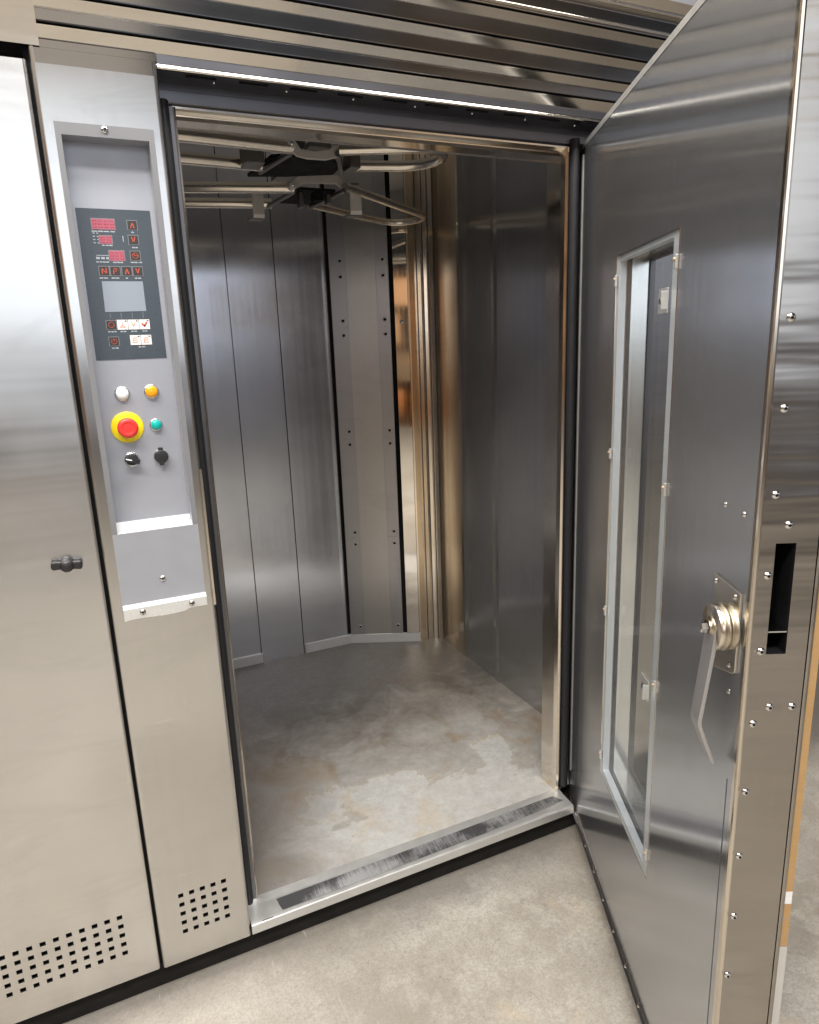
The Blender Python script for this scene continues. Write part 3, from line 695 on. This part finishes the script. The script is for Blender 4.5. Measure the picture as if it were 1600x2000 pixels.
# ------------------------------------------------------------------ chamber
ZC = 2.38
b = MB()
# three overlapping sheets on the flat back wall
b.quad((-.25, 1.4880, .04), (.381, 1.4880, .04), (.381, 1.4880, ZC), (-.25, 1.4880, ZC), 'chamber')
b.build('back_sheet', OVEN, label='left sheet of the chamber back wall')
b = MB()
b.prism_z([(.3808, 1.4885), (.3811, 1.4843), (.3822, 1.4840), (.565, 1.4840), (.5810, 1.4840), (.5815, 1.4843), (.5825, 1.4890)], .0405, ZC, 'chamber')
b.build('back_sheet', OVEN, label='middle sheet of the chamber back wall')
b = MB()
b.prism_z([(.5845, 1.4895), (.5850, 1.4862), (.586, 1.4860), (.600, 1.4860), (.790, 1.4860), (.800, 1.4850), (.806, 1.4855), (.812, 1.4900)], .0405, ZC, 'chamber')
b.build('back_sheet', OVEN, label='right sheet of the chamber back wall')
b = MB()
b.prism_x([(1.4815, .0405), (1.4800, .0860), (1.4880, .0880)], .10, .384, 'kick')
b.build('kick_strip', OVEN, .0005)
b = MB()
b.prism_x([(1.4805, .0405), (1.4790, .0850), (1.4860, .0880)], .592, .826, 'kick')
b.build('kick_strip', OVEN, .0005)
for x, w, y in ((.3803, .0009, 1.4836), (.5838, .0016, 1.4842)):
    b = MB(); b.box(x - w, x + w, y, 1.4905, .0405, ZC - .01, 'void'); b.build('lap_gap', OVEN)
# angled duct plate: local frame w along the plate, o out of it
Q = Vector((.816, 1.488, 0)); e_ = Vector((.320, -.155, 0)).normalized(); o_ = Vector((e_.y, -e_.x, 0))
def AP(w, o, z): return tuple(Q + e_ * w + o_ * o + Vector((0, 0, z)))
def ap_box(bm, w0, w1, o0, o1, z0, z1, mat):
    vs = [AP(w, o, z) for w in (w0, w1) for o in (o0, o1) for z in (z0, z1)]
    bm.add(vs, [(0, 1, 3, 2), (4, 6, 7, 5), (0, 4, 5, 1), (2, 3, 7, 6), (0, 2, 6, 4), (1, 5, 7, 3)], mat)
b = MB()
b.quad(AP(-.03, -.012, .04), AP(.36, -.012, .04), AP(.36, -.012, ZC), AP(-.03, -.012, ZC), 'void')
ap_box(b, .010, .268, -.006, .0, .085, ZC, 'plate')
dp_ = b.build('duct_plate', OVEN, .001, label='angled grey duct cover plate with rows of bolt holes')
seams = [.085, .581, 1.056, 1.549, 1.802, ZC]
for w0, w1 in ((.012, .082), (.212, .266)):
    for z0, z1 in zip(seams[:-1], seams[1:]):
        b = MB(); ap_box(b, w0, w1, .0002, .0022, z0 + .0012, z1 - .0012, 'plate_margin'); b.build('cover_strip', dp_, .0006)
ringm = MB(); ringm.lathe([(.0095, 0), (.0085, .0014), (.0066, .0018), (.0060, .0004), (0, .0003)], 'plate', Matrix.Rotation(R(90), 4, 'X'), 16)
ringm.lathe([(.0058, .0010), (0, .0011)], 'void', Matrix.Rotation(R(90), 4, 'X'), 14)
rot_ap = Matrix.Rotation(math.atan2(e_.y, e_.x), 4, 'Z')
bh = None
for z in (1.829, 1.763, 1.578, 1.515, 1.087, 1.027, .607, .548, .127):
    for w in (.058, .244):
        T = Matrix.Translation(AP(w, .0022, z)) @ rot_ap
        if bh is None: bh = ringm.build('bolt_hole', dp_); bh.matrix_local = T
        else: copy_to(bh, dp_, T)
b = MB(); ap_box(b, .288, .348, -.004, .004, .086, ZC, 'mirror'); ms = b.build('polished_strip', OVEN, .001, label='mirror polished upright strip in the chamber corner')
b = MB(); b.lathe([(.009, 0), (.008, .003), (.004, .006), (0, .0065)], 'chrome', Matrix.Translation(AP(.318, .004, 1.565)) @ rot_ap @ Matrix.Rotation(R(90), 4, 'X'), 16); b.build('dome_bolt', ms)
b = MB()
b.add([AP(.002, .003, .0405), AP(.352, .003, .0405), AP(.352, .004, .084), AP(.002, .004, .084), AP(.002, -.004, .087), AP(.352, -.004, .087)], [(0, 1, 2, 3), (3, 2, 5, 4)], 'kick')
b.build('kick_strip', OVEN)
# corner sheet with upright ribs; warm reflection painted into its colour
b = MB()
b.prism_z([(1.1300, 1.3360), (1.1370, 1.3320), (1.165, 1.3360), (1.195, 1.3340), (1.207, 1.3310), (1.220, 1.3250), (1.232, 1.3160), (1.2430, 1.3060)], .0405, ZC, 'warm_steel')
b.build('corner_sheet', OVEN, label='corner sheet painted in warm reflected colour, with upright ribs')
for x, y in ((1.176, 1.334), (1.205, 1.331), (1.226, 1.321)):
    b = MB(); b.box(x - .0012, x + .0012, y - .004, y + .003, .0405, ZC, 'dark_steel'); b.build('rib', OVEN)
b = MB(); b.prism_z([(1.2430, 1.3060), (1.2425, 1.19), (1.2410, 1.09), (1.2450, 1.082)], .0405, ZC, 'warm_steel'); b.build('return_sheet', OVEN, label='warm toned flange on the right chamber wall')
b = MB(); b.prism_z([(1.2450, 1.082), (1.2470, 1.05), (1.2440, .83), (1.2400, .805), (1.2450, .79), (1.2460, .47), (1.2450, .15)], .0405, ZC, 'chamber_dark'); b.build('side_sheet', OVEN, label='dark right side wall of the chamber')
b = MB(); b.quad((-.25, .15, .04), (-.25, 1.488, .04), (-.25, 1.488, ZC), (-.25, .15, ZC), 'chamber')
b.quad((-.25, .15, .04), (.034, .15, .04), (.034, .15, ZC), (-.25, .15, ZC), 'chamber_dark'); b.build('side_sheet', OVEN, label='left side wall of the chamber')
b = MB(); b.quad((-.25, .09, ZC), (1.25, .09, ZC), (1.25, 1.5, ZC), (-.25, 1.5, ZC), 'roof_sheet')
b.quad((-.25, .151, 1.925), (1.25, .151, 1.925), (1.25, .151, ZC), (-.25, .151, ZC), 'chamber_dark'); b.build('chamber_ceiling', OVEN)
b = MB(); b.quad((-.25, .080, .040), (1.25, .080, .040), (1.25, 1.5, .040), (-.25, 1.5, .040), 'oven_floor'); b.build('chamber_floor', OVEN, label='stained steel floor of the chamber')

# ------------------------------------------------------------------ sill and toe kick
b = MB()
b.prism_x([(.0800, .040), (.0560, .0345), (.0080, .0290), (.0015, .0275), (-.0005, .0255), (-.0010, .0230), (-.0015, .0015), (.0, .0), (.03, .0)], .0025, 1.022, 'galv')
sl = b.build('sill', OVEN, label='pale galvanised sill with a scuffed dark strip')
def zs_(y): return .0290 + (y - .008) * (.0055 / .048) + .0008
b = MB()
pts = [(.080, .0510), (.30, .0525), (.62, .0560), (.951, .0600), (.985, .058), (1.006, .030), (.93, .024), (.70, .0150), (.40, .0120), (.087, .0115), (.083, .028)]
b.add([(x, y, zs_(y)) for x, y in pts], [tuple(range(len(pts) - 1, -1, -1))], 'sill_strip')
b.build('wear_strip', sl)
b = MB(); b.box(.030, .060, .0012, .0035, .028, .0295, 'dark_steel'); b.build('weld_tab', sl, .001)
b = MB(); b.box(-1.25, 1.5, .020, .30, -.0655, -.002, 'plinth'); b.build('toe_kick', OVEN)

# right side of the oven front, seen through the door glass
b = MB(); b.box(1.085, 1.95, .084, .12, .0, 1.985, 'panel'); b.build('side_column', OVEN, .004, label='steel column right of the doorway behind the door')

# ------------------------------------------------------------------ door (local: X along the leaf, Y through it, Z up; inner face at Y=0)
DT, DW, DH = .086, 1.112, 1.957
ang = R(-115.839)
WX0, WX1, WZ0, WZ1 = .381, .766, .333, 1.636
b = MB()
def fr(y, mat, flip=False):
    xs = [-.012, WX0, WX1, DW]; zs = [.004, WZ0, WZ1, DH]
    for i in range(3):
        for j in range(3):
            if i == 1 and j == 1: continue
            b.quad((xs[i], y, zs[j]), (xs[i + 1], y, zs[j]), (xs[i + 1], y, zs[j + 1]), (xs[i], y, zs[j + 1]), mat)
fr(0.0, 'door'); fr(DT, 'panel')
for x in (-.012,): b.quad((x, 0, .004), (x, DT, .004), (x, DT, DH), (x, 0, DH), 'door')
b.quad((-.012, 0, DH), (DW, 0, DH), (DW, DT, DH), (-.012, DT, DH), 'door'); b.quad((-.012, 0, .004), (DW, 0, .004), (DW, DT, .004), (-.012, DT, .004), 'door')
for (a, c) in (((WX0, WZ0), (WX0, WZ1)), ((WX1, WZ0), (WX1, WZ1)), ((WX0, WZ0), (WX1, WZ0)), ((WX0, WZ1), (WX1, WZ1))):
    b.quad((a[0], 0, a[1]), (c[0], 0, c[1]), (c[0], DT, c[1]), (a[0], DT, a[1]), 'galv')
# latch-side edge with the latch slot left open
SX0, SX1, SZ0, SZ1 = .026, .0535, 1.0175, 1.1795
ys = [.0, SX0, SX1, DT]; zz = [.004, SZ0, SZ1, DH]
for i in range(3):
    for j in range(3):
        if i == 1 and j == 1: continue
        b.quad((DW, ys[i], zz[j]), (DW, ys[i + 1], zz[j]), (DW, ys[i + 1], zz[j + 1]), (DW, ys[i], zz[j + 1]), 'door_end')
for (a, c) in (((SX0, SZ0), (SX0, SZ1)), ((SX1, SZ0), (SX1, SZ1)), ((SX0, SZ0), (SX1, SZ0)), ((SX0, SZ1), (SX1, SZ1))):
    b.quad((DW, a[0], a[1]), (DW, c[0], c[1]), (DW - .06, c[0], c[1]), (DW - .06, a[0], a[1]), 'void')
b.quad((DW - .06, SX0, SZ0), (DW - .06, SX1, SZ0), (DW - .06, SX1, SZ1), (DW - .06, SX0, SZ1), 'void')
door = b.build('door', OVEN, label='open steel door leaf with a tall glazed window')
door.location = (1.076, .096, 0); door.rotation_euler = (0, 0, ang)
# bright folded edge of the inner skin and of the outer skin
b = MB(); b.prism_z([(DW - .010, -.0015), (DW - .001, -.0022), (DW + .0022, -.0012), (DW + .0026, .002), (DW + .0012, .0045)], .004, DH + .001, 'trim'); b.build('edge_fold', door)
b = MB(); b.prism_z([(DW + .0015, DT - .003), (DW + .0022, DT), (DW + .001, DT + .0035), (DW - .006, DT + .004)], .004, DH, 'door_end'); b.build('edge_fold', door)
b = MB(); b.prism_x([(-.0010, DH - .012), (-.0015, DH + .0005), (.002, DH + .0015)], -.008, DW, 'galv'); b.build('top_fold', door)
b = MB(); b.box(DW - .03, DW - .001, SX0 + .001, SX1 - .001, 1.0495, 1.0515, 'chrome'); b.build('latch_bar', door)
# thin vertical score line near the latch edge
b = MB(); b.box(1.083, 1.0842, -.0006, -.0001, .01, .80, 'dark_steel'); b.build('skin_seam', door)
# hinge-side stiffener folds
b = MB(); b.prism_z([(.006, 0.0), (.008, -.0012), (.022, -.0012), (.024, 0)], .03, 1.93, 'dark_steel'); b.build('hinge_fold', door)
# bottom sealing strip with rivets
b = MB(); b.prism_x([(-.0005, .0100), (-.0045, .0085), (-.0045, .0020), (-.0020, -.0010), (.004, -.0010)], -.005, DW, 'rail', False)
b.prism_x([(-.0045, .0020), (-.0085, .0005), (-.0085, -.0040), (-.001, -.0055)], -.005, DW, 'dark_steel')
b.build('bottom_strip', door)
m_ = MB(); m_.lathe([(0, .0035), (.003, .003), (.0048, 0)], 'chrome', Matrix.Rotation(R(90), 4, 'X'), 12)
rv = m_.build('rivet', door, loc=(.062, -.0045, .0052))
for k in range(1, 11): copy_to(rv, door, Matrix.Translation((.062 + .1012 * k, -.0045, .0052)))
for x, z in ((.075, .030), (1.01, 1.211), (1.071, 1.211), (1.066, .937)):
    copy_to(rv, door, Matrix.Translation((x, 0, z)))
# glazing: sealed double pane near the inner face, brushed reveal behind it
ix0, ix1, iz0, iz1 = WX0 + .0015, WX1 - .0015, WZ0 + .0015, WZ1 - .0015
b = MB(); b.box(ix0, ix1, .0008, .0030, iz0, iz1, 'glass'); b.build('glass_pane', door, label='inner clear glass pane')
b = MB(); b.box(ix0, ix1, .0205, .0245, iz0, iz1, 'glass'); b.build('glass_pane', door, label='outer clear glass pane')
def ring(bm, ins, wl, wr, wv, y0, y1, mat):
    a0, a1, c0, c1 = WX0 + ins, WX1 - ins, WZ0 + ins, WZ1 - ins
    bm.box(a0, a0 + wl, y0, y1, c0, c1, mat); bm.box(a1 - wr, a1, y0, y1, c0, c1, mat)
    bm.box(a0 + wl, a1 - wr, y0, y1, c0, c0 + wv, mat); bm.box(a0 + wl, a1 - wr, y0, y1, c1 - wv, c1, mat)
b = MB(); ring(b, .0015, .008, .037, .010, .0034, .0200, 'spacer')
for k in range(150):
    z = WZ0 + .02 + k * .0084
    b.box(WX1 - .0385, WX1 - .0365, .0030, .0034, z, z + .0035, 'keyline')
b.build('spacer_bar', door)
b = MB(); ring(b, .0012, .006, .012, .006, .0250, .0330, 'rubber'); b.build('glazing_gasket', door)
b = MB(); ring(b, .0010, .003, .004, .004, .0335, .0720, 'reveal'); b.build('window_reveal', door)
b = MB(); ring(b, .0012, .010, .014, .012, .0725, .0835, 'dark_steel'); b.build('window_frame', door)
b = MB(); ring(b, .0002, .0012, .0012, .0012, -.0010, .0006, 'trim'); b.build('window_trim', door)
# retaining clips
m_ = MB(); m_.box(-.004, .004, -.004, .0014, -.012, .012, 'galv'); m_.lathe([(0, .004), (.003, .003), (.004, 0)], 'rust', Matrix.Translation((0, -.004, .004)) @ Matrix.Rotation(R(90), 4, 'X'), 10)
ck = None
for x, z in ((WX0 + .006, 1.582), (WX0 + .006, 1.192), (WX0 + .006, .795), (WX0 + .006, .389), (WX1 - .006, 1.581), (WX1 - .006, 1.182), (WX1 - .006, .783), (WX1 - .006, .393)):
    T = Matrix.Translation((x, -.0010, z))
    if ck is None: ck = m_.build('glass_clip', door, .001); ck.matrix_local = T
    else: copy_to(ck, door, T)
# two larger brackets that hold the glass
m_ = MB(); m_.box(-.042, .006, -.0030, -.0008, -.022, .022, 'galv'); m_.box(.004, .0065, -.014, -.0030, -.016, .016, 'galv')
m_.lathe([(0, .005), (.005, .0045), (.007, .002), (.0075, 0)], 'hanger', Matrix.Translation((-.022, -.0030, 0)) @ Matrix.Rotation(R(90), 4, 'X'), 6, False)
bk = m_.build('glass_bracket', door, .0008); bk.matrix_local = Matrix.Translation((WX1 - .045, 0, 1.520))
copy_to(bk, door, Matrix.Translation((WX1 - .045, 0, .752)))
# handle: plate, hub, bolt, bent lever
b = MB(); b.poly_y([(.998, .953), (1.0, .949), (1.080, .972), (1.087, .978), (1.087, 1.099), (.998, 1.101)], -.004, 0, 'rail'); hp = b.build('handle_plate', door, .001)
for x, z in ((1.006, 1.091), (1.072, 1.089), (1.068, .981)): copy_to(rv, door, Matrix.Translation((x, -.004, z)))
HXc, HZc = 1.062, 1.040
TH = Matrix.Translation((HXc, -.004, HZc)) @ Matrix.Rotation(R(90), 4, 'X')
b = MB()
b.lathe([(.034, 0), (.034, .005), (.030, .006), (.030, .0095), (.035, .0105), (.035, .0165), (.031, .0175), (.031, .0205)], 'brass', TH, 32)
b.lathe([(.034, .021), (.034, .026), (.033, .027), (0, .027)], 'rail', TH, 32)
b.build('handle_hub', door, label='stacked brass coloured discs of the handle hub')
b = MB(); b.lathe([(.016, .0265), (.016, .0285), (.010, .0290), (.010, .033)], 'brass', TH, 20); b.lathe([(.0085, .033), (.0085, .043), (.0070, .044), (0, .044)], 'chrome', TH, 6, False); b.build('handle_bolt', door)
# lever: bar bent back towards the door
b = MB()
path = [(-.0285, 1.045), (-.0325, 1.000), (-.0400, .930), (-.0440, .893), (-.0430, .884), (-.0300, .850), (-.0170, .818)]
hw = [.017, .0168, .0155, .0150, .0148, .0128, .0112]; th_ = .0030
vs = []
for (y, z), w in zip(path, hw):
    for dx, dy in ((-w, -th_), (w, -th_), (w, th_), (-w, th_)): vs.append((HXc + dx, y + dy, z))
fs = []
for i in range(len(path) - 1):
    for k in range(4): fs.append((i * 4 + k, i * 4 + (k + 1) % 4, i * 4 + 4 + (k + 1) % 4, i * 4 + 4 + k))
fs += [(3, 2, 1, 0), tuple(len(vs) - 4 + k for k in range(4))]
b.add(vs, fs, 'lever'); b.build('handle_lever', door, .001)
# screws on the latch edge
m_ = MB(); TX = Matrix.Rotation(R(90), 4, 'Y')
m_.lathe([(0, .0030), (.0030, .0030), (.0052, .0018), (.0060, 0)], 'chrome', TX, 14); m_.lathe([(.0022, .0034), (0, .0034)], 'void', TX, 8)
sc = None
for t_, z in ((.019, 1.474), (.021, 1.361), (.020, 1.247), (.041, 1.205), (.019, 1.134), (.019, 1.022), (.038, .935), (.070, .935), (.017, .909), (.015, .797), (.014, .686), (.014, .576), (.012, .464), (.012, .352)):
    T = Matrix.Translation((DW, t_, z))
    if sc is None: sc = m_.build('screw', door); sc.matrix_local = T
    else: copy_to(sc, door, T)

# ------------------------------------------------------------------ rack carousel under the chamber ceiling
ZR = 1.96
b = MB()
b.poly_z([(.3071, .6525), (.3113, .5751), (.3233, .4333), (.3837, .4006), (.4863, .4036), (.5347, .4896), (.5409, .5639), (.4136, .6225)][::-1], ZR - .004, ZR + .006, 'void')
b.lathe([(.03, .006), (.03, .14)], 'hanger', Matrix.Translation((.42, .53, ZR)), 20)
b.box(.40, .46, .34, .74, ZR + .006, ZR + .02, 'hanger')
car = b.build('rack_carousel', OVEN, .002, label='overhead rotating rack hanger with four forked arms')
def bracket(pts, y, bolts):
    bm = MB(); bm.poly_y(pts, y - .004, y + .004, 'bracket')
    for x, z in bolts:
        bm.lathe([(.0, .006), (.0105, .006), (.0125, .003), (.0125, -.02)], 'bracket', TY(x, y - .004, z), 16)
        bm.lathe([(0, .009), (.0045, .008), (.006, .005)], 'chrome', TY(x, y - .004, z), 8)
    return bm.build('bracket', car, .0012)
bracket([(.3333, 1.9655), (.3434, 1.9747), (.3599, 1.9739), (.3729, 1.9558), (.4113, 1.9523), (.4512, 1.9596), (.4772, 1.9745), (.4925, 1.9779), (.5047, 1.9701), (.4964, 1.9586), (.4752, 1.9439), (.4396, 1.934), (.3905, 1.9336), (.3619, 1.938), (.3439, 1.9516)][::-1], .33, ((.349, 1.9655), (.4895, 1.967)))
bracket([(.4544, 1.9671), (.4767, 1.9895), (.4948, 1.9959), (.6156, 1.998), (.6395, 1.9832), (.6575, 1.9707), (.6472, 1.9564), (.6286, 1.9582), (.6109, 1.9724), (.5046, 1.9684), (.4858, 1.9557), (.4736, 1.9497), (.4563, 1.9541)], .74, ((.4665, 1.960), (.6445, 1.966)))
def fork(pa, ta, tb, pb, ra, rb, name='arm'):
    # two tubes joined by a rounded end: near tube pa->ta, far tube pb->tb
    A = Vector((*pa, ZR)); B = Vector((*ta, ZR)); C_ = Vector((*tb, ZR)); D_ = Vector((*pb, ZR))
    bm = MB(); path = [A, A.lerp(B, .5), B]
    out = ((B - A).normalized() + (C_ - D_).normalized()).normalized() * ((B - C_).length * .5)
    for k in range(1, 8):
        a = math.pi * k / 8; mid = (B + C_) / 2
        path.append(mid + (B - mid) * math.cos(a) + out * math.sin(a))
    path += [C_, C_.lerp(D_, .5), D_]
    bm.tube(path, ra, 'rail', 12); return bm.build(name, car)
fork((.476, .322), (.66, .245), (.70, .43), (.545, .47), .0145, .01)
fork((.353, .337), (-.06, .30), (-.04, .50), (.33, .53), .0165, .01)
fork((.480, .769), (.02, .88), (.05, 1.10), (.47, 1.02), .0170, .01)
fork((.632, .713), (1.08, 1.08), (.98, 1.25), (.59, .995), .0130, .01)
for p, q in (((.480, .769), (.455, 1.03)), ((.630, .713), (.605, 1.005)), ((.353, .337), (.322, .56)), ((.470, .319), (.545, .50))):
    b = MB(); b.tube([(*p, ZR - .010), (*q, ZR - .010)], .008, 'hanger', 8); b.build('side_bar', car)
def hook(x, y, a):
    bm = MB(); T = Matrix.Translation((x, y, ZR)) @ Matrix.Rotation(a, 4, 'Z')
    bm.box(-.019, .019, -.003, .003, -.060, .012, 'bracket', T); bm.box(-.030, .019, .003, .040, -.075, -.069, 'hanger', T); bm.add([T @ Vector(v) for v in ((-.019, -.003, -.060), (.019, -.003, -.060), (.019, .004, -.072), (-.019, .004, -.072))], [(0, 1, 2, 3)], 'bracket'); bm.box(-.014, .014, -.003, .022, .020, .026, 'hanger', T)
    return bm.build('hook', car, .001)
hook(.393, .900, R(4)); hook(.688, .770, R(-6))
b = MB(); b.box(.255, .305, .43, .50, ZR - .02, ZR + .03, 'hanger'); b.build('clamp', car, .002)
b = MB(); b.box(.535, .565, .40, .46, ZR - .02, ZR + .02, 'hanger'); b.build('clamp', car, .002)
b = MB(); b.box(.478, .62, .77, .99, ZR - .004, ZR + .004, 'void'); b.box(.505, .520, .80, .83, ZR - .05, ZR - .004, 'hanger'); b.box(.55, .58, .78, .82, ZR - .03, ZR - .004, 'void'); b.box(.60, .615, .80, .83, ZR - .035, ZR - .004, 'hanger'); b.build('gearbox_plate', car, .002)

# ------------------------------------------------------------------ added strips imitating cardboard and floor reflected in the polished door edge
DM = Matrix.Translation((1.076, .096, 0)) @ Matrix.Rotation(ang, 4, 'Z')
b = MB(); vs = MB()
vs.box(DW - .30, DW - .003, DT + .0045, DT + .0165, .515, 1.30, 'reflected_card')
vs.box(DW - .0032, DW - .0026, DT + .005, DT + .016, .595, .617, 'white_mark')
vs.box(DW - .0032, DW - .0028, DT + .0045, DT + .0165, .565, .567, 'rust')
b.add([DM @ Vector(v) for v in vs.v[:8]], vs.f[:6], 'reflected_card')
b.add([DM @ Vector(v) for v in vs.v[8:16]], vs.f[:6], 'white_mark'); b.add([DM @ Vector(v) for v in vs.v[16:24]], vs.f[:6], 'rust')
cb = b.build('card_reflection_strip'); cb['label'] = 'brown strip imitating stickered cardboard reflected in the door edge'; cb['category'] = 'reflection'
b = MB(); vs = MB(); vs.box(DW - .30, DW - .002, DT + .0045, DT + .0175, -.065, .514, 'galv')
b.add([DM @ Vector(v) for v in vs.v], vs.f, 'galv')
rb = b.build('floor_reflection_strip', bevel=.001); rb['label'] = 'pale grey strip imitating the floor reflected in the door edge'; rb['category'] = 'board'
